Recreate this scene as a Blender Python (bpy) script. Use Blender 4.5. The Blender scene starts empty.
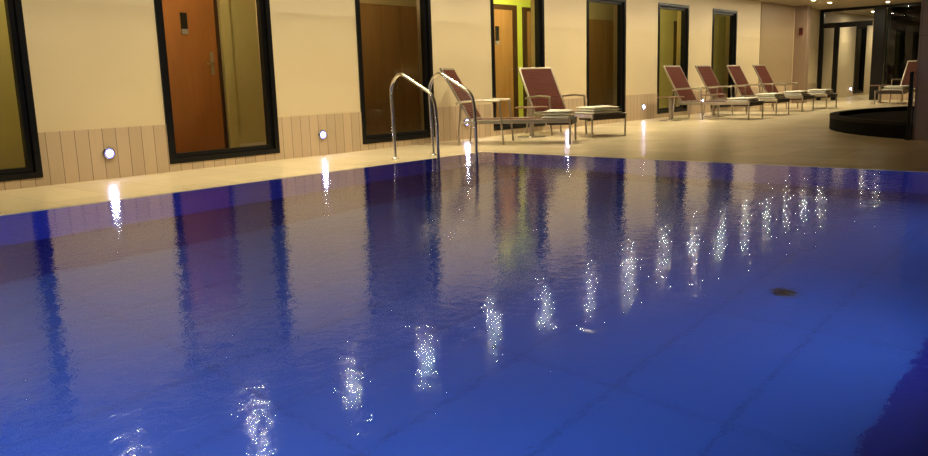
import bpy, bmesh, math, random
from mathutils import Vector, Matrix
random.seed(7)
S = bpy.context.scene
COL = S.collection
PI = math.pi

# ------------------------------------------------------------------ helpers
class MB:
    """collects shapes, builds ONE mesh object"""
    def __init__(self): self.v = []; self.f = []; self.s = []
    def add(self, vs, fs, smooth=False, M=None):
        n = len(self.v)
        for p in vs:
            p = Vector(p)
            if M is not None: p = M @ p
            self.v.append(p)
        for f in fs:
            self.f.append([n + i for i in f]); self.s.append(smooth)
    def box(self, x0, x1, y0, y1, z0, z1, M=None):
        vs = [(x0,y0,z0),(x1,y0,z0),(x1,y1,z0),(x0,y1,z0),(x0,y0,z1),(x1,y0,z1),(x1,y1,z1),(x0,y1,z1)]
        self.add(vs, [(0,3,2,1),(4,5,6,7),(0,1,5,4),(1,2,6,5),(2,3,7,6),(3,0,4,7)], False, M)
        return self
    def quad(self, a, b, c, d): self.add([a,b,c,d], [(0,1,2,3)]); return self
    def lathe(self, prof, n=32, M=None, smooth=True, caps=True):
        vs = []; fs = []
        for (r, z) in prof:
            for k in range(n):
                a = 2*PI*k/n; vs.append((r*math.cos(a), r*math.sin(a), z))
        for i in range(len(prof)-1):
            for k in range(n):
                k2 = (k+1) % n
                fs.append((i*n+k, i*n+k2, (i+1)*n+k2, (i+1)*n+k))
        self.add(vs, fs, smooth, M)
        if not caps: return self
        if prof[0][0] > 1e-6: self.add([(prof[0][0]*math.cos(2*PI*k/n), prof[0][0]*math.sin(2*PI*k/n), prof[0][1]) for k in range(n)], [tuple(range(n))[::-1]], False, M)
        if prof[-1][0] > 1e-6: self.add([(prof[-1][0]*math.cos(2*PI*k/n), prof[-1][0]*math.sin(2*PI*k/n), prof[-1][1]) for k in range(n)], [tuple(range(n))], False, M)
        return self
    def tube(self, pts, r, n=12, M=None):
        pts = [Vector(p) for p in pts]
        rings = []; up = None
        for i, p in enumerate(pts):
            a = pts[max(i-1,0)]; b = pts[min(i+1,len(pts)-1)]
            t = (b-a).normalized()
            if up is None:
                up = t.orthogonal().normalized()
            else:
                up = (up - t*up.dot(t)).normalized()
            s = t.cross(up)
            rings.append([p + (up*math.cos(2*PI*k/n) + s*math.sin(2*PI*k/n))*r for k in range(n)])
        vs = [q for ring in rings for q in ring]; fs = []
        for i in range(len(rings)-1):
            for k in range(n):
                k2 = (k+1) % n
                fs.append((i*n+k, i*n+k2, (i+1)*n+k2, (i+1)*n+k))
        self.add(vs, fs, True, M)
        self.add(rings[0], [tuple(range(n))[::-1]], False, M); self.add(rings[-1], [tuple(range(n))], False, M)
        return self
    def build(self, name, mat, parent=None, bevel=0):
        me = bpy.data.meshes.new(name)
        me.from_pydata([tuple(p) for p in self.v], [], self.f); me.update()
        bm = bmesh.new(); bm.from_mesh(me); bmesh.ops.recalc_face_normals(bm, faces=bm.faces); bm.to_mesh(me); bm.free()
        me.polygons.foreach_set('use_smooth', self.s)
        me.materials.append(mat)
        o = bpy.data.objects.new(name, me); COL.objects.link(o)
        if parent: o.parent = parent
        if bevel:
            b = o.modifiers.new('bevel', 'BEVEL'); b.width = bevel; b.segments = 2; b.limit_method = 'ANGLE'
        return o

def rounded(pts, r, n=6):
    """polyline with its corners rounded"""
    pts = [Vector(p) for p in pts]; out = [pts[0]]
    for i in range(1, len(pts)-1):
        a, b, c = pts[i-1], pts[i], pts[i+1]
        ri = r[i] if isinstance(r, (list, tuple)) else r
        d0 = (a-b); d1 = (c-b)
        q = min(ri, d0.length*.48, d1.length*.48)
        p0 = b + d0.normalized()*q; p1 = b + d1.normalized()*q
        for k in range(n+1):
            t = k/n; out.append(p0*(1-t)**2 + b*2*t*(1-t) + p1*t*t)
    out.append(pts[-1]); return out

def tag(o, label=None, cat=None, group=None, kind=None):
    if label: o['label'] = label
    if cat: o['category'] = cat
    if group: o['group'] = group
    if kind: o['kind'] = kind
    return o
def thing(name, label, cat, loc=(0,0,0), rz=0, group=None):
    o = bpy.data.objects.new(name, None); COL.objects.link(o)
    o.location = loc; o.rotation_euler = (0,0,rz); o.empty_display_size = .1
    return tag(o, label, cat, group)
def kids(o): return [c for c in bpy.data.objects if c.parent == o]
def copy_tree(o, parent=None):
    c = o.copy(); COL.objects.link(c)
    if parent: c.parent = parent
    for ch in kids(o): copy_tree(ch, c)
    return c
def struct(o): o['kind'] = 'structure'; return o

# ------------------------------------------------------------------ materials
def new_mat(name):
    m = bpy.data.materials.new(name); m.use_nodes = True
    nt = m.node_tree; nt.nodes.clear()
    out = nt.nodes.new('ShaderNodeOutputMaterial'); b = nt.nodes.new('ShaderNodeBsdfPrincipled')
    nt.links.new(b.outputs[0], out.inputs[0])
    return m, nt, b, out
def N(nt, t, **kw):
    n = nt.nodes.new(t)
    for k, v in kw.items():
        if k in n.inputs: n.inputs[k].default_value = v
        else: setattr(n, k, v)
    return n
def pos(nt):
    return N(nt, 'ShaderNodeNewGeometry').outputs['Position']
def plain(name, col, rough=.5, metal=0, var=.0, scale=6, spec=.5, bump=0, bscale=60):
    m, nt, b, out = new_mat(name)
    b.inputs['Roughness'].default_value = rough; b.inputs['Metallic'].default_value = metal
    b.inputs['Specular IOR Level'].default_value = spec
    tc = N(nt, 'ShaderNodeTexCoord')
    nz = N(nt, 'ShaderNodeTexNoise', Scale=scale, Detail=4.0); nt.links.new(tc.outputs['Object'], nz.inputs['Vector'])
    mx = N(nt, 'ShaderNodeMix', data_type='RGBA')
    mx.inputs['A'].default_value = (*[c*(1-var) for c in col], 1); mx.inputs['B'].default_value = (*[min(1, c*(1+var)) for c in col], 1)
    nt.links.new(nz.outputs['Fac'], mx.inputs['Factor']); nt.links.new(mx.outputs['Result'], b.inputs['Base Color'])
    if bump:
        n2 = N(nt, 'ShaderNodeTexNoise', Scale=bscale, Detail=3.0); nt.links.new(tc.outputs['Object'], n2.inputs['Vector'])
        bp = N(nt, 'ShaderNodeBump', Strength=1.0, Distance=bump); nt.links.new(n2.outputs['Fac'], bp.inputs['Height'])
        nt.links.new(bp.outputs[0], b.inputs['Normal'])
    return m
def emit(name, col, strength):
    m = bpy.data.materials.new(name); m.use_nodes = True; nt = m.node_tree; nt.nodes.clear()
    out = nt.nodes.new('ShaderNodeOutputMaterial'); e = N(nt, 'ShaderNodeEmission', Strength=strength)
    e.inputs['Color'].default_value = (*col, 1); nt.links.new(e.outputs[0], out.inputs[0]); return m
def grid_mask(nt, axis, period, width, off=0.0):
    """1 on a joint line every `period` metres along a world axis"""
    sp = N(nt, 'ShaderNodeSeparateXYZ'); nt.links.new(pos(nt), sp.inputs[0])
    a = N(nt, 'ShaderNodeMath', operation='ADD'); nt.links.new(sp.outputs[axis], a.inputs[0]); a.inputs[1].default_value = off + 1000*period
    md = N(nt, 'ShaderNodeMath', operation='MODULO'); nt.links.new(a.outputs[0], md.inputs[0]); md.inputs[1].default_value = period
    lt = N(nt, 'ShaderNodeMath', operation='LESS_THAN'); nt.links.new(md.outputs[0], lt.inputs[0]); lt.inputs[1].default_value = width
    return lt.outputs[0], a.outputs[0]
def cell_value(nt, src, period):
    d = N(nt, 'ShaderNodeMath', operation='DIVIDE'); nt.links.new(src, d.inputs[0]); d.inputs[1].default_value = period
    f = N(nt, 'ShaderNodeMath', operation='FLOOR'); nt.links.new(d.outputs[0], f.inputs[0])
    return f.outputs[0]
def tiles(name, col, jointcol, axes, rough, var, noise_scale=(3,3,3), spec=.5, bump=0.0, noise_mix=.5):
    """tiled surface: axes = list of (axis, period, joint width, offset)"""
    m, nt, b, out = new_mat(name)
    b.inputs['Specular IOR Level'].default_value = spec
    mask = None; cells = []
    for (ax, per, wd, off) in axes:
        mk, s = grid_mask(nt, ax, per, wd, off); cells.append(cell_value(nt, s, per))
        if mask is None: mask = mk
        else:
            mm = N(nt, 'ShaderNodeMath', operation='MAXIMUM'); nt.links.new(mask, mm.inputs[0]); nt.links.new(mk, mm.inputs[1]); mask = mm.outputs[0]
    cb = N(nt, 'ShaderNodeCombineXYZ')
    for i, c in enumerate(cells): nt.links.new(c, cb.inputs[i])
    wn = N(nt, 'ShaderNodeTexWhiteNoise', noise_dimensions='3D'); nt.links.new(cb.outputs[0], wn.inputs['Vector'])
    mp = N(nt, 'ShaderNodeMapping'); mp.inputs['Scale'].default_value = noise_scale; nt.links.new(pos(nt), mp.inputs['Vector'])
    nz = N(nt, 'ShaderNodeTexNoise', Scale=1.0, Detail=5.0, Roughness=.6); nt.links.new(mp.outputs[0], nz.inputs['Vector'])
    mxv = N(nt, 'ShaderNodeMix', data_type='FLOAT'); mxv.inputs['Factor'].default_value = noise_mix
    nt.links.new(wn.outputs['Value'], mxv.inputs['A']); nt.links.new(nz.outputs['Fac'], mxv.inputs['B'])
    mx = N(nt, 'ShaderNodeMix', data_type='RGBA')
    mx.inputs['A'].default_value = (*[c*(1-var) for c in col], 1); mx.inputs['B'].default_value = (*[min(1, c*(1+var)) for c in col], 1)
    nt.links.new(mxv.outputs['Result'], mx.inputs['Factor'])
    mj = N(nt, 'ShaderNodeMix', data_type='RGBA'); nt.links.new(mask, mj.inputs['Factor'])
    nt.links.new(mx.outputs['Result'], mj.inputs['A']); mj.inputs['B'].default_value = (*jointcol, 1)
    nt.links.new(mj.outputs['Result'], b.inputs['Base Color'])
    b.inputs['Roughness'].default_value = rough
    if bump:
        bp = N(nt, 'ShaderNodeBump', Strength=1.0, Distance=bump); nt.links.new(nz.outputs['Fac'], bp.inputs['Height']); nt.links.new(bp.outputs[0], b.inputs['Normal'])
    return m
def wood(name, col, rough=.45, stretch=(14,14,1.2), var=.25):
    m, nt, b, out = new_mat(name)
    b.inputs['Roughness'].default_value = rough
    tc = N(nt, 'ShaderNodeTexCoord'); mp = N(nt, 'ShaderNodeMapping'); mp.inputs['Scale'].default_value = stretch
    nt.links.new(tc.outputs['Object'], mp.inputs['Vector'])
    nz = N(nt, 'ShaderNodeTexNoise', Scale=1.0, Detail=6.0, Distortion=.6); nt.links.new(mp.outputs[0], nz.inputs['Vector'])
    mx = N(nt, 'ShaderNodeMix', data_type='RGBA'); nt.links.new(nz.outputs['Fac'], mx.inputs['Factor'])
    mx.inputs['A'].default_value = (*[c*(1-var) for c in col], 1); mx.inputs['B'].default_value = (*[min(1, c*(1+var)) for c in col], 1)
    nt.links.new(mx.outputs['Result'], b.inputs['Base Color']); return m
def glass(name, tint=(1,1,1), base=.04):
    """clear thin pane: see-through with a Fresnel reflection"""
    m = bpy.data.materials.new(name); m.use_nodes = True; nt = m.node_tree; nt.nodes.clear()
    out = nt.nodes.new('ShaderNodeOutputMaterial'); mix = nt.nodes.new('ShaderNodeMixShader')
    tr = N(nt, 'ShaderNodeBsdfTransparent'); tr.inputs[0].default_value = (*tint, 1)
    gl = N(nt, 'ShaderNodeBsdfGlossy', Roughness=0.01); fr = N(nt, 'ShaderNodeFresnel', IOR=1.5)
    nt.links.new(fr.outputs[0], mix.inputs[0]); nt.links.new(tr.outputs[0], mix.inputs[1]); nt.links.new(gl.outputs[0], mix.inputs[2])
    nt.links.new(mix.outputs[0], out.inputs[0]); return m
def water_mat():
    m, nt, b, out = new_mat('water')
    b.inputs['Base Color'].default_value = (.93,.96,1,1)
    b.inputs['Transmission Weight'].default_value = 1; b.inputs['Roughness'].default_value = 0.07; b.inputs['IOR'].default_value = 1.333
    def bump(scale, detail, dist, prev=None, dimscale=(1,1,1)):
        mp = N(nt, 'ShaderNodeMapping'); mp.inputs['Scale'].default_value = dimscale; nt.links.new(pos(nt), mp.inputs['Vector'])
        nz = N(nt, 'ShaderNodeTexNoise', Scale=scale, Detail=detail, Roughness=.55, Distortion=.4); nt.links.new(mp.outputs[0], nz.inputs['Vector'])
        bp = N(nt, 'ShaderNodeBump', Strength=1.0, Distance=dist); nt.links.new(nz.outputs['Fac'], bp.inputs['Height'])
        if prev: nt.links.new(prev.outputs[0], bp.inputs['Normal'])
        return bp
    a = bump(1.6, 2.0, WAVE_BIG); c = bump(12.0, 4.0, WAVE_SMALL, a)
    nt.links.new(c.outputs[0], b.inputs['Normal']); return m
WAVE_BIG, WAVE_SMALL = .0026, .0022

M = {}
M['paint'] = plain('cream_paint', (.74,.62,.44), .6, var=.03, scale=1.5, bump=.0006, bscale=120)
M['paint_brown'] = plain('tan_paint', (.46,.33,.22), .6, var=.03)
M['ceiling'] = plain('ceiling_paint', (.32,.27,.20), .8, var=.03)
M['door_paint'] = plain('flush_panel_paint', (.36,.265,.17), .5, var=.03)
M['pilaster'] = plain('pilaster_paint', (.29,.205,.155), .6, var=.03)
M['wainscot'] = tiles('wainscot_strips', (.58,.45,.33), (.20,.14,.10), [(0,.154,.007,.03)], .45, .16, (30,30,2.5), noise_mix=.45)
M['wainscot_far'] = tiles('wainscot_strips_cross', (.58,.45,.33), (.20,.14,.10), [(1,.154,.007,.03)], .45, .16, (30,30,2.5), noise_mix=.45)
M['floor'] = tiles('deck_tiles', (.80,.67,.48), (.56,.45,.31), [(0,.6,.006,.1),(1,.6,.006,.25)], .27, .17, (2.2,.8,1), spec=.5, bump=.0015, noise_mix=.6)
M['floor2'] = tiles('corridor_tiles', (.40,.30,.18), (.25,.19,.12), [(0,.6,.006,.1),(1,.6,.006,.25)], .3, .15, (2,2,1))
M['coping'] = plain('coping_stone', (.62,.54,.40), .3, var=.08)
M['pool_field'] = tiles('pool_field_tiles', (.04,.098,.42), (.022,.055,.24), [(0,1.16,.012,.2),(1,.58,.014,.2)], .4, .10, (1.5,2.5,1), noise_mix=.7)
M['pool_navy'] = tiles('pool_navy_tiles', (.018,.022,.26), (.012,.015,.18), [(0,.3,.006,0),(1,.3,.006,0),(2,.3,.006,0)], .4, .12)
M['water'] = water_mat()
M['black_frame'] = plain('black_frame', (.007,.007,.009), .3, var=.1, spec=.3)
M['glass'] = glass('window_glass')
M['dark_glass'] = glass('night_glass', (.55,.6,.6))
M['door_wood'] = wood('door_wood', (.36,.145,.042))
M['door_wood_pale'] = wood('door_wood_pale', (.36,.20,.075))
M['door_wood_dim'] = wood('door_wood_dim', (.36,.22,.08))
M['door_frame'] = wood('door_frame_wood', (.06,.025,.012))
M['room_paint'] = plain('room_paint', (.58,.52,.26), .7, var=.04)
M['lime_paint'] = plain('lime_paint', (.58,.70,.10), .7, var=.04)
M['steel'] = plain('polished_steel', (.78,.76,.74), .2, 1, var=.03)
M['brushed'] = plain('brushed_metal', (.50,.45,.39), .32, .85, var=.05)
M['slat'] = plain('reddish_brown_slats', (.105,.015,.007), .6, var=.2, scale=25, spec=.25)
M['slat_dark'] = plain('dark_brown', (.03,.018,.015), .55, var=.15)
M['towel'] = plain('white_towel', (.86,.84,.78), .95, var=.05, bump=.004, bscale=90)
M['table_top'] = plain('dark_table_top', (.16,.07,.04), .35, var=.15)
M['whirl'] = plain('black_stone', (.005,.004,.004), .9, var=.2, scale=15, spec=.1)
M['whirl_rim'] = plain('dark_rim_stone', (.010,.007,.006), .7, var=.2, scale=15, spec=.15)
M['pillar'] = tiles('pillar_tiles', (.54,.47,.60), (.30,.27,.34), [(1,.15,.006,.02),(2,.75,.006,.1)], .45, .12)
M['red'] = plain('red_plastic', (.10,.012,.010), .4)
M['black'] = plain('black_plastic', (.01,.01,.012), .35)
M['grey'] = plain('grey_plastic', (.3,.3,.3), .4)
M['white'] = plain('white_trim', (.72,.70,.66), .4)
M['downlight'] = emit('downlight_lens', (1,.88,.62), 480)
M['spot'] = emit('wall_light_lens', (.70,.66,1.0), 130)
M['glow'] = emit('blue_halo_ring', (.30,.24,1.0), 2.2)
M['bezel'] = plain('wall_light_bezel', (.35,.36,.42), .25, .9)
M['pool_fill_lamp'] = emit('pool_fill_lens', (.75,.88,1), 12)
M['globe'] = emit('globe_glass', (1,.9,.55), .9)
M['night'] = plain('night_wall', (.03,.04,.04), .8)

# ------------------------------------------------------------------ dimensions (metres)
CEIL = 2.97
XB, XG = -5.0, 28.5            # hall from back wall to glass screen
YN = -13.0                     # far side wall of the hall (behind the camera)
WL = [(1.867,3.442),(4.913,6.526),(8.031,9.615),(11.144,12.724),(14.212,15.759),(17.236,18.781),(20.150,21.670)]
ZB, ZT = .093, 2.63            # window opening
WT = .572                      # wainscot top
PX0, PX1, PY0, PY1 = -3.0, 8.585, -8.95, -1.90
ZW = -.0005                     # water level
PD = -1.4                      # pool floor

# ------------------------------------------------------------------ setting
def wall_with_openings(mb, x0, x1, y0, y1, z0, z1, ops, zb, zt):
    xs = x0
    for (a, b) in ops:
        mb.box(xs, a, y0, y1, z0, z1)
        if zb > z0: mb.box(a, b, y0, y1, z0, min(zb, z1))
        if zt < z1: mb.box(a, b, y0, y1, zt, z1)
        xs = b
    mb.box(xs, x1, y0, y1, z0, z1)
FW = (32.6, 33.9)
mb = MB(); wall_with_openings(mb, XB, 39, 0, .3, 0, CEIL, WL+[FW], ZB, ZT)
struct(mb.build('wall_left', M['paint']))
mb = MB()
xs = XB
for (a, b) in WL:
    mb.box(xs, a, -.012, 0, 0, WT); mb.box(a, b, -.012, 0, 0, ZB); xs = b
mb.box(xs, 26.1, -.012, 0, 0, WT); mb.box(26.4, XG, -.012, 0, 0, WT)
struct(mb.build('baseboard_left', M['wainscot']))
# deck: slab pieces round the pool
mb = MB()
mb.box(XB, 39, PY1, 2.0, -.2, 0); mb.box(PX1, 39, YN, PY1, -.2, 0)
mb.box(XB, PX1, YN, PY0, -.2, 0); mb.box(XB, PX0, PY0, PY1, -.2, 0)
struct(mb.build('floor', M['floor']))
mb = MB()
c = .05; h = .001
mb.box(PX0-c, PX1+c, PY1-.012, PY1+c, -.03, h); mb.box(PX1-.012, PX1+c, PY0, PY1-.012, -.03, h)
struct(mb.build('trim_1', M['coping']))
mb = MB()
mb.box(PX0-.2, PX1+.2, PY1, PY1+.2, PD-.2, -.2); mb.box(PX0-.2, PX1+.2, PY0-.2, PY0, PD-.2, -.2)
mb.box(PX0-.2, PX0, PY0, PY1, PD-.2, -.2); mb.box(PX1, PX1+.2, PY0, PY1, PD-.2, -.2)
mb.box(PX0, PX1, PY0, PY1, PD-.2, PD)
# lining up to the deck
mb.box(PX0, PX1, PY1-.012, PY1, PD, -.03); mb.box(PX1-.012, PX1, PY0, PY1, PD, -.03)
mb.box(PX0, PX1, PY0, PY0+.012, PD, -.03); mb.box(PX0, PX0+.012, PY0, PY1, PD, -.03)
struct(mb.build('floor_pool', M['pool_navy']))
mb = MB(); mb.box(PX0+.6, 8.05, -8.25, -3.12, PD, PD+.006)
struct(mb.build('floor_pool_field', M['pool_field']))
mb = MB(); mb.box(XB, 39, YN, 2.0, CEIL, CEIL+.1)
struct(mb.build('ceiling', M['ceiling']))
mb = MB(); mb.box(XB-.2, XB, YN, 2.0, 0, CEIL); struct(mb.build('wall_back', M['paint']))
mb = MB(); mb.box(XB, 39, YN-.2, YN, 0, CEIL); struct(mb.build('wall_right', M['paint_brown']))
mb = MB(); mb.box(39, 39.2, YN, 2.0, 0, CEIL); struct(mb.build('wall_far', M['paint']))
# shallow pilaster and flush darker tan panel before the glass screen
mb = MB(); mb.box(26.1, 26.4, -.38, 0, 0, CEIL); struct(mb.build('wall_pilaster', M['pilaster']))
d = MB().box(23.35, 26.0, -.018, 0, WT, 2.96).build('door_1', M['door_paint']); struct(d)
# red call point on the pilaster
t = thing('call_point', 'small dark red alarm call point high on the narrow brown pilaster', 'switch', (26.1,-.21,2.2))
MB().box(-.035,0,-.06,.06,-.11,.11).build('housing', M['red'], t, .008)
MB().box(-.042,-.035,-.035,.035,.0,.06).build('button', M['black'], t)

# square tiled pillar, right edge of the view
mb = MB(); mb.box(12.38, 13.1, -7.16, -6.44, 0, CEIL); struct(mb.build('wall_pillar', M['pillar']))

# windows
def window(i, x0, x1, y=0.0, depth=.16, glassm='glass'):
    f = MB(); t = .065
    f.box(x0, x0+t, y-.02, y+depth, ZB, ZT); f.box(x1-t, x1, y-.02, y+depth, ZB, ZT)
    f.box(x0+t, x1-t, y-.02, y+depth, ZB, ZB+t); f.box(x0+t, x1-t, y-.02, y+depth, ZT-t, ZT)
    w = struct(f.build('window_%d' % i, M['black_frame']))
    s = MB(); a, b, z0, z1 = x0+t, x1-t, ZB+t, ZT-t; q = .055
    s.box(a, a+q, y+.03, y+.11, z0, z1); s.box(b-q, b, y+.03, y+.11, z0, z1)
    s.box(a+q, b-q, y+.03, y+.11, z0, z0+q); s.box(a+q, b-q, y+.03, y+.11, z1-q, z1)
    s.build('sash', M['black_frame'], w)
    MB().quad((a+q,y+.07,z0+q),(b-q,y+.07,z0+q),(b-q,y+.07,z1-q),(a+q,y+.07,z1-q)).build('glass_pane', M[glassm], w)
    return w
for i, (a, b) in enumerate(WL): window(i+1, a, b)
window(8, *FW)

# rooms behind the windows: back wall with doors, slanting partitions
BY = 1.8
mb = MB(); mb.box(-1, 37, BY, BY+.15, 0, CEIL); struct(mb.build('wall_corridor', M['room_paint']))
def slant(k, xa, xb):
    mb = MB(); h = .04
    v = [(xa-h,.3,0),(xa+h,.3,0),(xb+h,BY,0),(xb-h,BY,0)]
    mb.add(v + [(p[0],p[1],CEIL) for p in v], [(0,3,2,1),(4,5,6,7),(0,1,5,4),(1,2,6,5),(2,3,7,6),(3,0,4,7)])
    struct(mb.build('wall_partition_%d' % k, M['room_paint']))
PART = [(1.2,.6),(4.2,5.0),(7.3,8.7),(10.4,12.4),(13.5,16.1),(16.6,19.7),(19.7,23.2),(22.8,26.5),(31.5,30.8),(35.2,36.4)]
for k, (a, b) in enumerate(PART): slant(k+1, a, b)
mb = MB(); mb.box(5.1, 8.4, BY-.015, BY, 0, .12); struct(mb.build('baseboard_corridor', M['white']))

DN = [1]
def door(x0, x1, zt, mat, fm='door_frame', frame=.12, plate=None, handle=None):
    DN[0] += 1
    f = MB(); y0, y1 = BY-.06, BY
    f.box(x0-frame, x0, y0, y1, 0, zt+frame*.7); f.box(x1, x1+frame, y0, y1, 0, zt+frame*.7); f.box(x0, x1, y0, y1, zt, zt+frame*.7)
    w = struct(f.build('door_%d' % DN[0], M[fm]))
    MB().box(x0+.004, x1-.004, BY-.05, BY-.005, .008, zt-.004).build('leaf', M[mat], w)
    if plate:
        px0, px1, pz0, pz1 = plate
        p = MB().box(px0, px1, BY-.07, BY-.05, pz0, pz1).build('sign_plate', M['black'], w)
        MB().box(px0, px1, BY-.073, BY-.05, pz0-.07, pz0).build('plate_foot', M['grey'], p)
    if handle:
        hx, hz = handle
        p = MB().box(hx-.028, hx+.028, BY-.058, BY-.05, hz-.17, hz+.17).build('handle_plate', M['brushed'], w)
        lv = MB(); lv.tube(rounded([(hx,BY-.055,hz),(hx,BY-.11,hz),(hx-.13,BY-.11,hz)], .03), .011, 10)
        lv.build('lever', M['steel'], p)
    return w
door(5.6, 6.80, 2.48, 'door_wood', frame=.05, plate=(6.235,6.335,1.84,2.07), handle=(6.69,1.35))
mb = MB().box(6.87, 7.03, BY-.1, BY, 0, 2.9); struct(mb.build('trim_2', M['room_paint']))
door(9.3, 10.62, 2.36, 'door_wood_dim', 'door_wood_dim', frame=.03, handle=(10.5,1.05))
door(10.7, 11.8, 2.36, 'door_wood_dim', 'door_wood_dim', frame=.03)
door(13.40, 14.03, 2.45, 'door_wood_pale', frame=.15, plate=(13.43,13.54,1.8,2.1))
door(14.54, 15.2, 2.45, 'door_wood_pale', frame=.12)
door(16.9, 17.75, 2.36, 'door_wood_dim', 'door_wood_dim', frame=.03)
door(17.85, 18.9, 2.36, 'door_wood_dim', 'door_wood_dim', frame=.03)
mb = MB().box(12.6, 15.9, BY-.012, BY, 0, CEIL); struct(mb.build('wall_corridor_lime', M['lime_paint']))
door(21.69, 22.4, 2.41, 'door_wood_pale', frame=.11, plate=(22.02,22.12,1.75,2.05))

# water
mb = MB(); mb.quad((PX0+.012,PY0+.012,ZW),(PX1-.012,PY0+.012,ZW),(PX1-.012,PY1-.012,ZW),(PX0+.012,PY1-.012,ZW))
w = mb.build('pool_water', M['water']); tag(w, 'rippled blue water filling the swimming pool', 'water', kind='stuff')
# drain
t = thing('pool_drain', 'dark round drain cover on the pale blue pool floor', 'drain', (4.94,-7.39,PD+.006))
MB().lathe([(.075,0),(.075,.010),(.058,.013)], 24).build('ring', M['slat_dark'], t)
g = MB()
for k in range(-4,5):
    q = .058*math.sqrt(max(0,1-(k*.0135/.0605)**2)); g.box(-q, q, k*.0135-.005, k*.0135+.005, .006, .016)
g.build('grate', M['black'], t)

# glass screen at the far end
def bx(name, x0,x1,y0,y1,z0,z1, mat, parent=None): return MB().box(x0,x1,y0,y1,z0,z1).build(name, M[mat], parent)
fr = MB()
fr.box(XG-.05,XG+.05,-.13,0,0,CEIL); fr.box(XG-.05,XG+.05,-8,-.13,CEIL-.09,CEIL)
fr.box(XG-.05,XG+.05,-1.62,-.13,2.36,2.52); fr.box(XG-.06,XG+.06,-2.0,-1.66,0,CEIL-.09)
fr.box(XG-.05,XG+.05,-.62,-.47,0,2.36)
for y in (-3.4,-4.9,-6.4): fr.box(XG-.05,XG+.05,y-.05,y+.05,0,CEIL-.09)
fr.box(XG-.05,XG+.05,-8,-2.0,.34,.42)
ws = struct(fr.build('window_9', M['black_frame']))
g = MB()
g.quad((XG,-.47,.02),(XG,-.13,.02),(XG,-.13,2.36),(XG,-.47,2.36)); g.quad((XG,-1.66,2.52),(XG,-.13,2.52),(XG,-.13,CEIL-.09),(XG,-1.66,CEIL-.09))
g.build('glass_pane', M['glass'], ws)
g = MB()
for a, b in ((-3.35,-2.0),(-4.85,-3.45),(-6.35,-4.95),(-8,-6.45)): g.quad((XG,a,.42),(XG,b,.42),(XG,b,CEIL-.09),(XG,a,CEIL-.09))
g.build('glass_pane', M['dark_glass'], ws)
mb = MB(); mb.box(XG-.06,XG+.06,-8,-2.0,0,.34); struct(mb.build('baseboard_far', M['wainscot_far']))
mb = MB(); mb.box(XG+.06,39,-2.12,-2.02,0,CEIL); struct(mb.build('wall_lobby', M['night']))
mb = MB(); mb.box(XG-.05,XG+.05,YN,-8,0,CEIL); struct(mb.build('wall_screen_side', M['paint_brown']))

# ------------------------------------------------------------------ lamps
def lamp(name, typ, parent, loc, energy, col, **kw):
    l = bpy.data.lights.new(name, typ); l.energy = energy; l.color = col
    for k, v in kw.items(): setattr(l, k, v)
    o = bpy.data.objects.new(name, l); COL.objects.link(o); o.parent = parent; o.location = loc
    return o
WARM = (1,.86,.50)
def make_downlight():
    t = thing('ceiling_downlight', 'recessed warm ceiling downlight in the row beside the windows', 'light', (0,0,CEIL), 0, 'ceiling downlights in the window-side row')
    MB().lathe([(.048,-.002),(.048,-.012),(.07,-.012),(.075,0)], 28).build('trim_ring', M['white'], t)
    MB().lathe([(.001,-.0125),(.045,-.0125)], 28).build('lens', M['downlight'], t)
    lamp('bulb', 'SPOT', t, (0,0,-.03), DOWN_W, WARM, spot_size=math.radians(150), spot_blend=1.0, shadow_soft_size=.045)
    lamp('reflector', 'SPOT', t, (0,0,-.03), DOWN_N, WARM, spot_size=math.radians(142), spot_blend=1.0, shadow_soft_size=.045)
    return t
DOWN_W, DOWN_N = 6, 132
dl = make_downlight()
spots = [(3.48,-1.35),(4.99,-1.35),(6.46,-1.33),(7.88,-1.3)] + [(3.72+1.465*i, -1.15) for i in range(4, 16)]
for i, (x, y) in enumerate(spots):
    o = dl if i == 0 else copy_tree(dl)
    o.location = (x, y, CEIL)
    if i == 14: o['label'] = 'small bright ceiling downlight left of the far glass screen, first one showing at the top'; 
    if i == 15: o['label'] = 'small bright ceiling downlight just above the corner of the far black-framed glass screen'
for (x, y, lb) in [(27.2,-2.35,'ceiling downlight in front of the dark glass panel at the far right'),
                   (31.2,-.9,'ceiling downlight beyond the far glass screen, nearer of the two in the lobby'),
                   (34.8,-.9,'added ceiling downlight brightening the deep end of the lobby beyond the far glass screen')]:  # last downlight is added to brighten the far lobby wall
    o = copy_tree(dl); o.location = (x, y, CEIL); o['label'] = lb; del o['group']

def make_wall_light():
    t = thing('wall_light', 'round bluish white wall light', 'light', (0,0,0), 0, 'round wall lights in the strip-tiled wainscot')
    Mx = Matrix.Rotation(PI/2, 4, 'X')
    MB().lathe([(.001,.024),(.056,.024),(.068,.02),(.072,.0)], 28, Mx).build('bezel', M['bezel'], t)
    MB().lathe([(.001,.0265),(.038,.0265)], 28, Mx).build('lens', M['spot'], t)
    MB().lathe([(.0385,.0268),(.055,.0250)], 28, Mx, True, False).build('halo_ring', M['glow'], t)  # glowing ring added to imitate the bluish halo round the lens
    return t
wl = make_wall_light()
for i, (x, lb) in enumerate([(4.18,'round bluish wall light between the two leftmost windows'),
        (7.27,'round bluish wall light left of the pool ladder and the brown window'),
        (10.4,'round bluish wall light behind the nearest lounger, right of the pool ladder'),
        (13.45,'round bluish wall light behind the broad-backed lounger, its glint showing on the deck'),
        (16.55,'round bluish wall light right of the lounger towel, between two dark windows'),
        (19.6,'round bluish wall light behind the seat rail of the front lounger in the far row'),
        (32.2,'tiny bluish wall light beyond the doorway of the far glass screen')]):
    o = wl if i == 0 else copy_tree(wl)
    o.location = (x, -.012 if i < 6 else 0, .288); o['label'] = lb

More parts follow.
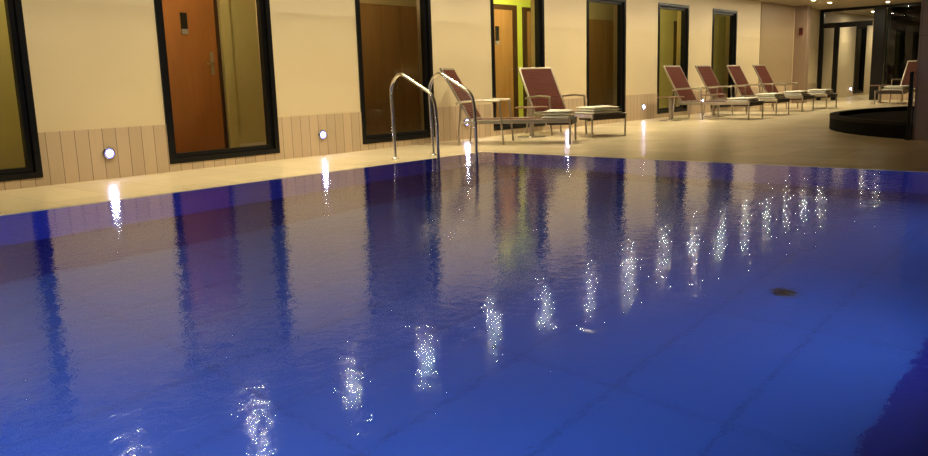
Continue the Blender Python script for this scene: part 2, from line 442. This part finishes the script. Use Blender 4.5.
# lamps in the rooms behind the windows
for k, (x, y, e, c) in enumerate([(3.2,.5,32,(1,.86,.38)),(5.9,.5,42,(1,.80,.42)),(9.5,.5,15,(1,.76,.42)),(12.9,.5,125,(1,.90,.5)),(15.9,.5,26,(1,.88,.5)),(18.9,.5,80,(1,.96,.42)),(22.2,.5,36,(1,.95,.45))]):
    t = thing('room_lamp', 'round ceiling lamp inside the room behind a window', 'light', (x,y,CEIL), 0, 'lamps in the rooms behind the windows')
    MB().lathe([(.10,0),(.10,-.03),(.085,-.04)], 24).build('housing', M['white'], t)
    lamp('bulb', 'POINT', t, (0,0,-.09), e, c, shadow_soft_size=.04)
t = thing('globe_lamp', 'pale globe lamp hanging inside the dark window beyond the far doorway', 'light', (33.15,.45,CEIL))
MB().lathe([(.001,-.86),(.1,-.83),(.16,-.72),(.1,-.6),(.03,-.57)], 20).build('globe', M['globe'], t)
MB().tube([(0,0,0),(0,0,-.58)], .008, 8).build('cord', M['black'], t)

# unseen underwater lamps added in two pool walls to brighten the floor
for (x, y, e, rz) in ((-2.2,PY0+.012,100,0), (-.4,PY0+.012,125,0), (1.6,PY0+.012,48,0), (4.4,PY0+.012,34,0), (7.0,PY0+.012,26,0), (PX0+.012,-6.2,130,-PI/2), (PX0+.012,-4.7,130,-PI/2)):
    side = 'near side wall' if rz == 0 else 'left end wall'
    t = thing('pool_fill_lamp', 'added unseen underwater fill lamp in the %s of the pool' % side, 'light', (x,y,-.25), rz, 'added underwater fill lamps in the ' + side)
    Mx = Matrix.Rotation(-PI/2, 4, 'X')
    MB().lathe([(.13,0),(.13,.012),(.1,.02)], 24, Mx).build('bezel', M['steel'], t)
    o = lamp('bulb', 'AREA', t, (0,.03,0), e, (.62,.80,1), size=.2, shape='DISK'); o.rotation_euler = (math.radians(88),0,0); o.data.spread = math.radians(145)

# ------------------------------------------------------------------ loungers
LW, AF, FF, ZS, ZA = .74, .70, 1.74, .37, .665
def make_lounger():
    t = thing('sun_lounger', 'reddish brown slatted sun lounger', 'sun lounger', (0,0,0), 0, 'slatted sun loungers')
    hw = LW/2; r = .016
    # rails of the seat, two cross tubes
    f = MB()
    for s in (-1,1): f.box(.12, FF+.02, s*hw-.018, s*hw+.018, ZS-.05, ZS+.01)
    f.box(FF-.02, FF+.02, -hw, hw, ZS-.05, ZS); f.box(.13,.17,-hw,hw,ZS-.05,ZS-.01); f.box(.72,.76,-hw,hw,ZS-.05,ZS-.02)
    f.build('seat_frame', M['brushed'], t, .004)
    # seat slats
    sl = MB(); n = 26
    for k in range(n):
        x = .2 + (FF-.24)*k/(n-1); sl.box(x-.02, x+.02, -hw+.02, hw-.02, ZS-.012, ZS+.008)
    sl.build('seat', M['slat'], t)
    MB().box(FF-.36, FF+.03, -hw+.022, hw-.022, ZS-.085, ZS+.006).build('shaded_foot_apron', M['slat_dark'], t, .01)  # foot-end board, the shadow there put into its dark colour
    # legs
    for s in (-1,1):
        y = s*(hw+.03)
        MB().tube([(.0,y,0),(.06,y,ZA-.02)], r, 10).build('leg', M['brushed'], t)
        MB().tube([(AF+.02,y,0),(AF-.035,y,ZA-.02)], r, 10).build('leg', M['brushed'], t)
        MB().tube([(FF,s*hw,0),(FF,s*hw,ZS-.02)], r, 10).build('leg', M['brushed'], t)
        a = MB(); a.tube(rounded([(-.02,y,ZA-.03),(.05,y,ZA-.005),(.4,y,ZA+.015),(AF-.02,y,ZA),(AF-.03,y,ZA-.05)], .04), .019, 10)
        a.build('armrest', M['brushed'], t)
        b = MB(); b.tube(rounded([(.03,y,ZS-.02),(.03,s*hw,ZS-.02),(.16,s*hw,ZS-.03)], .015), .012, 8); b.build('bracket', M['brushed'], t)
        b = MB(); b.tube([(AF-.01,s*hw,ZS-.03),(AF-.01,y,ZS-.03)], .012, 8); b.build('bracket', M['brushed'], t)
    # reclined backrest
    p0 = Vector((.2,0,ZS-.0)); p1 = Vector((-.26,0,1.19)); u = (p1-p0); L = u.length; u.normalize()
    ang = math.atan2(u.x, u.z); B = Matrix.Translation(p0) @ Matrix.Rotation(ang, 4, 'Y')
    bf = MB()
    for s in (-1,1): bf.box(-.016,.016, s*hw-.018, s*hw+.018, 0, L, B)
    bf.box(-.016,.016,-hw,hw,L-.03,L,B); bf.box(-.016,.016,-hw,hw,0,.03,B)
    bf.build('back_frame', M['brushed'], t, .004)
    bs = MB(); n = 22
    for k in range(n):
        z = .055 + (L-.11)*k/(n-1); bs.box(-.002,.02,-hw+.018,hw-.018,z-.0138,z+.0138,B)
    for y in (-.13,.13): bs.box(-.012,-.002,y-.015,y+.015,.03,L-.03,B)
    bs.build('backrest', M['slat'], t)
    return t
lg = make_lounger()
R = math.radians
LG = [(9.70,-.58,-63,'sun lounger nearest the pool ladder, seen side-on with a towel on its foot'),
      (12.17,-.38,-106,'sun lounger with its broad red-brown back turned to the camera, second from the ladder'),
      (17.16,-.65,-91,'front sun lounger of the far row of four, just right of the narrow green-lit window'),
      (18.88,-.60,-91,'second sun lounger of the far row, its back between the last two windows'),
      (20.92,-.50,-92,'third sun lounger of the far row, its back before the last window edge'),
      (22.43,-.60,-92,'rearmost sun lounger of the far row, its dark back against the tan wall'),
      (26.5,-3.42,170,'sun lounger by the dark far glass, partly hidden by the pillar')]
for i, (x, y, a, lb) in enumerate(LG):
    o = lg if i == 0 else copy_tree(lg)
    o.location = (x, y, 0); o.rotation_euler = (0,0,R(a)); o['label'] = lb

# towels
def make_towel(seed, lx, ly, rolled=False):
    rnd = random.Random(seed); bm = bmesh.new()
    nx, ny = 14, 12
    layers = 3 if not rolled else 2
    for l in range(layers):
        z0 = .001 + l*.040; th = .039
        sx = lx*(1-.03*l) ; sy = ly*(1-.03*l); ox = rnd.uniform(-.01,.01)
        ph = rnd.uniform(0,6)
        grid = {}
        for side in (0,1):
            for i in range(nx+1):
                for j in range(ny+1):
                    u = i/nx*2-1; v = j/ny*2-1
                    edge = max(abs(u)**8, abs(v)**8)
                    wob = .006*math.sin(3.1*u+ph)*math.cos(2.3*v+ph*1.7) if l == layers-1 and side else 0
                    z = z0 + (th*(1-.45*edge)+wob if side else th*.45*edge if l else 0)
                    grid[side,i,j] = bm.verts.new((ox+u*sx/2*(1+.012*math.sin(5*v+ph)), v*sy/2*(1+.012*math.sin(4*u+ph)), z))
            for i in range(nx):
                for j in range(ny):
                    q = [grid[side,i,j],grid[side,i+1,j],grid[side,i+1,j+1],grid[side,i,j+1]]
                    bm.faces.new(q if side else q[::-1])
        ring = [(i,0) for i in range(nx)]+[(nx,j) for j in range(ny)]+[(i,ny) for i in range(nx,0,-1)]+[(0,j) for j in range(ny,0,-1)]
        for k in range(len(ring)):
            a = ring[k]; b = ring[(k+1)%len(ring)]
            bm.faces.new([grid[0,a[0],a[1]],grid[0,b[0],b[1]],grid[1,b[0],b[1]],grid[1,a[0],a[1]]])
    bmesh.ops.recalc_face_normals(bm, faces=bm.faces)
    me = bpy.data.meshes.new('folded_towel'); bm.to_mesh(me); bm.free()
    me.polygons.foreach_set('use_smooth', [True]*len(me.polygons)); me.materials.append(M['towel'])
    o = bpy.data.objects.new('folded_towel', me); COL.objects.link(o); return o
TL = [(0,1.52,.44,.56,'folded white towel on the foot of the lounger nearest the pool ladder'),
      (1,1.48,.5,.62,'large folded white towel on the broad-backed lounger with the dark foot end'),
      (2,1.44,.5,.58,'folded white towel on the front lounger of the far row'),
      (3,1.44,.5,.58,'rumpled folded white towel on the second lounger of the far row'),
      (4,1.44,.5,.58,'folded white towel on the third lounger of the far row'),
      (5,1.44,.5,.58,'folded white towel on the rearmost lounger of the far row'),
      (6,1.2,.6,.58,'white towel on the lounger half hidden by the pillar')]
for (i, a, lx, ly, lb) in TL:
    x, y, th, _ = LG[i]; th = R(th)
    o = make_towel(i+3, lx, ly, i in (2,))
    o.location = (x+a*math.cos(th), y+a*math.sin(th), ZS+.012); o.rotation_euler = (0,0,th+random.uniform(-.04,.04))
    tag(o, lb, 'towel', 'folded towels on the loungers')

# side tables
def make_table():
    t = thing('side_table', 'round side table', 'table', (0,0,0), 0, 'round pedestal side tables')
    MB().lathe([(.001,0),(.24,0),(.245,.008),(.08,.022),(.04,.03)], 32).build('base', M['brushed'], t)
    MB().lathe([(.04,.02),(.04,.5)], 20).build('post', M['brushed'], t)
    MB().lathe([(.001,.495),(.28,.495),(.29,.505),(.28,.517),(.001,.52)], 36).build('tabletop', M['table_top'], t)
    return t
tb = make_table()
for i, (x, y, lb) in enumerate([(11.22,-.80,'small round side table between the two near loungers'),
        (16.3,-.83,'small round side table beside the front lounger of the far row, near the green-lit window'),
        (18.0,-1.05,'small round side table between the first two loungers of the far row'),
        (25.95,-2.6,'small round side table by the dark far glass, left of the half-hidden lounger')]):
    o = tb if i == 0 else copy_tree(tb)
    o.location = (x, y, 0); o['label'] = lb

# ------------------------------------------------------------------ pool ladder
t = thing('pool_ladder', 'polished steel pool ladder with two hooped handrails at the pool edge', 'ladder', (7.29,-1.48,0))
for (dx, dy) in ((0,0),(.62,-.10)):
    y = [0,-.02,-.14,-.62,-.74]
    path = rounded([(dx,dy,0),(dx,dy+.03,.95),(dx,dy-.13,1.12),(dx,dy-.73,.82),(dx,dy-.77,.5),(dx,dy-.77,-1.1)], [0,.16,.12,.12,.2,0], 8)
    rail = MB(); rail.tube(path, .0215, 14)
    rl = rail.build('handrail', M['steel'], t)
    MB().lathe([(.05,0),(.05,.008),(.03,.022)], 20, Matrix.Translation((dx,dy,.001))).build('floor_flange', M['steel'], rl)
for z in (-.3,-.58,-.86):
    Mx = Matrix.Translation((.0,0,0))
    MB().box(.0,.62,-.90,-.80,z-.012,z+.012).build('tread', M['steel'], t, .006)

# ------------------------------------------------------------------ whirlpool
cx, cy, cr = 15.68, -8.19, 3.68
t = thing('whirlpool_tub', 'low round black whirlpool surround behind the pillar', 'whirlpool', (cx,cy,0))
WZ = .24
def tub_kinds():
    """which outline points are free and which are cut back by the pillar, decided on the outer circle"""
    out = []; last = 'free'
    for k in range(160):
        a = 2*PI*k/160; x = cx+cr*math.cos(a); y = cy+cr*math.sin(a)
        kind = 'free'
        if x < 13.12 and -7.18 < y < -6.42: kind = 'top' if y > -6.60 else 'right'
        if kind == 'right' and last != 'right': out.append((a, 'corner_a'))
        if kind == 'free' and last == 'right': out.append((a, 'corner_b')); out.append((a, 'edge_b'))
        out.append((a, kind)); last = kind
    return out
KINDS = tub_kinds()
def tub_outline(r):
    m = .02 + (cr-r); out = []
    for a, kind in KINDS:
        x = cx+r*math.cos(a); y = cy+r*math.sin(a)
        if kind == 'top': y = -6.44+m; x = max(x, 12.42+m)
        elif kind == 'right': x = 13.1+m
        elif kind == 'corner_a': x, y = 13.1+m, -6.44+m
        elif kind == 'corner_b': x, y = 13.1+m, -7.16-m
        elif kind == 'edge_b': x, y = x+.03, -7.16-m
        out.append((x-cx, y-cy))
    return out
def ring_wall(o1, z1, o2, z2, mb):
    n = len(o1); mb.add([(x,y,z1) for x,y in o1]+[(x,y,z2) for x,y in o2], [(k,(k+1)%n,n+(k+1)%n,n+k) for k in range(n)])
oa, ob, oc = tub_outline(cr), tub_outline(cr+.005), tub_outline(cr-.14)
mb = MB(); ring_wall(oa, 0, oa, WZ-.05, mb); mb.build('outer_wall', M['whirl'], t)
mb = MB(); ring_wall(ob, WZ-.05, ob, WZ, mb); ring_wall(ob, WZ, oc, WZ, mb); ring_wall(oc, WZ, oc, WZ-.07, mb); mb.build('rim', M['whirl_rim'], t)
mb = MB(); mb.add([(x,y,WZ-.07) for x,y in oc], [tuple(range(len(oc)))]); mb.build('basin', M['whirl'], t)
t = thing('dark_post', 'slim dark post standing against the left edge of the tiled pillar', 'post', (12.36,-6.395,0))
MB().box(-.03,.03,-.025,.025,0,.93).build('shaft', M['black'], t, .005)
MB().lathe([(.045,0),(.045,.01),(.035,.014)], 20).build('foot_plate', M['black'], t)

# ------------------------------------------------------------------ world, camera, view
wd = bpy.data.worlds.new('night'); S.world = wd; wd.use_nodes = True
wd.node_tree.nodes['Background'].inputs[0].default_value = (.5,.55,.7,1); wd.node_tree.nodes['Background'].inputs[1].default_value = .01
cam = bpy.data.cameras.new('camera'); co = bpy.data.objects.new('camera', cam); COL.objects.link(co)
F = Vector((0.73649745, 0.65199787, -0.18019512)); Rr = Vector((0.65850901, -0.75199581, -0.0294651)); U = Vector((0.15471716, 0.09695913, 0.98318947))
co.matrix_world = Matrix(((Rr.x,U.x,-F.x,0),(Rr.y,U.y,-F.y,-9.09925),(Rr.z,U.z,-F.z,.975),(0,0,0,1)))
cam.sensor_width = 36; cam.lens = 798.773/928*36; cam.clip_start = .02; cam.clip_end = 200
S.camera = co
S.view_settings.view_transform = 'Standard'; S.view_settings.look = 'None'; S.view_settings.gamma = 1; S.view_settings.use_curve_mapping = False
S.view_settings.exposure = 0
S.cycles.caustics_reflective = False; S.cycles.caustics_refractive = False
S.cycles.sample_clamp_indirect = 40
S.cycles.use_adaptive_sampling = False; S.cycles.denoising_prefilter = 'NONE'
S.cycles.max_bounces = 10; S.cycles.transparent_max_bounces = 12
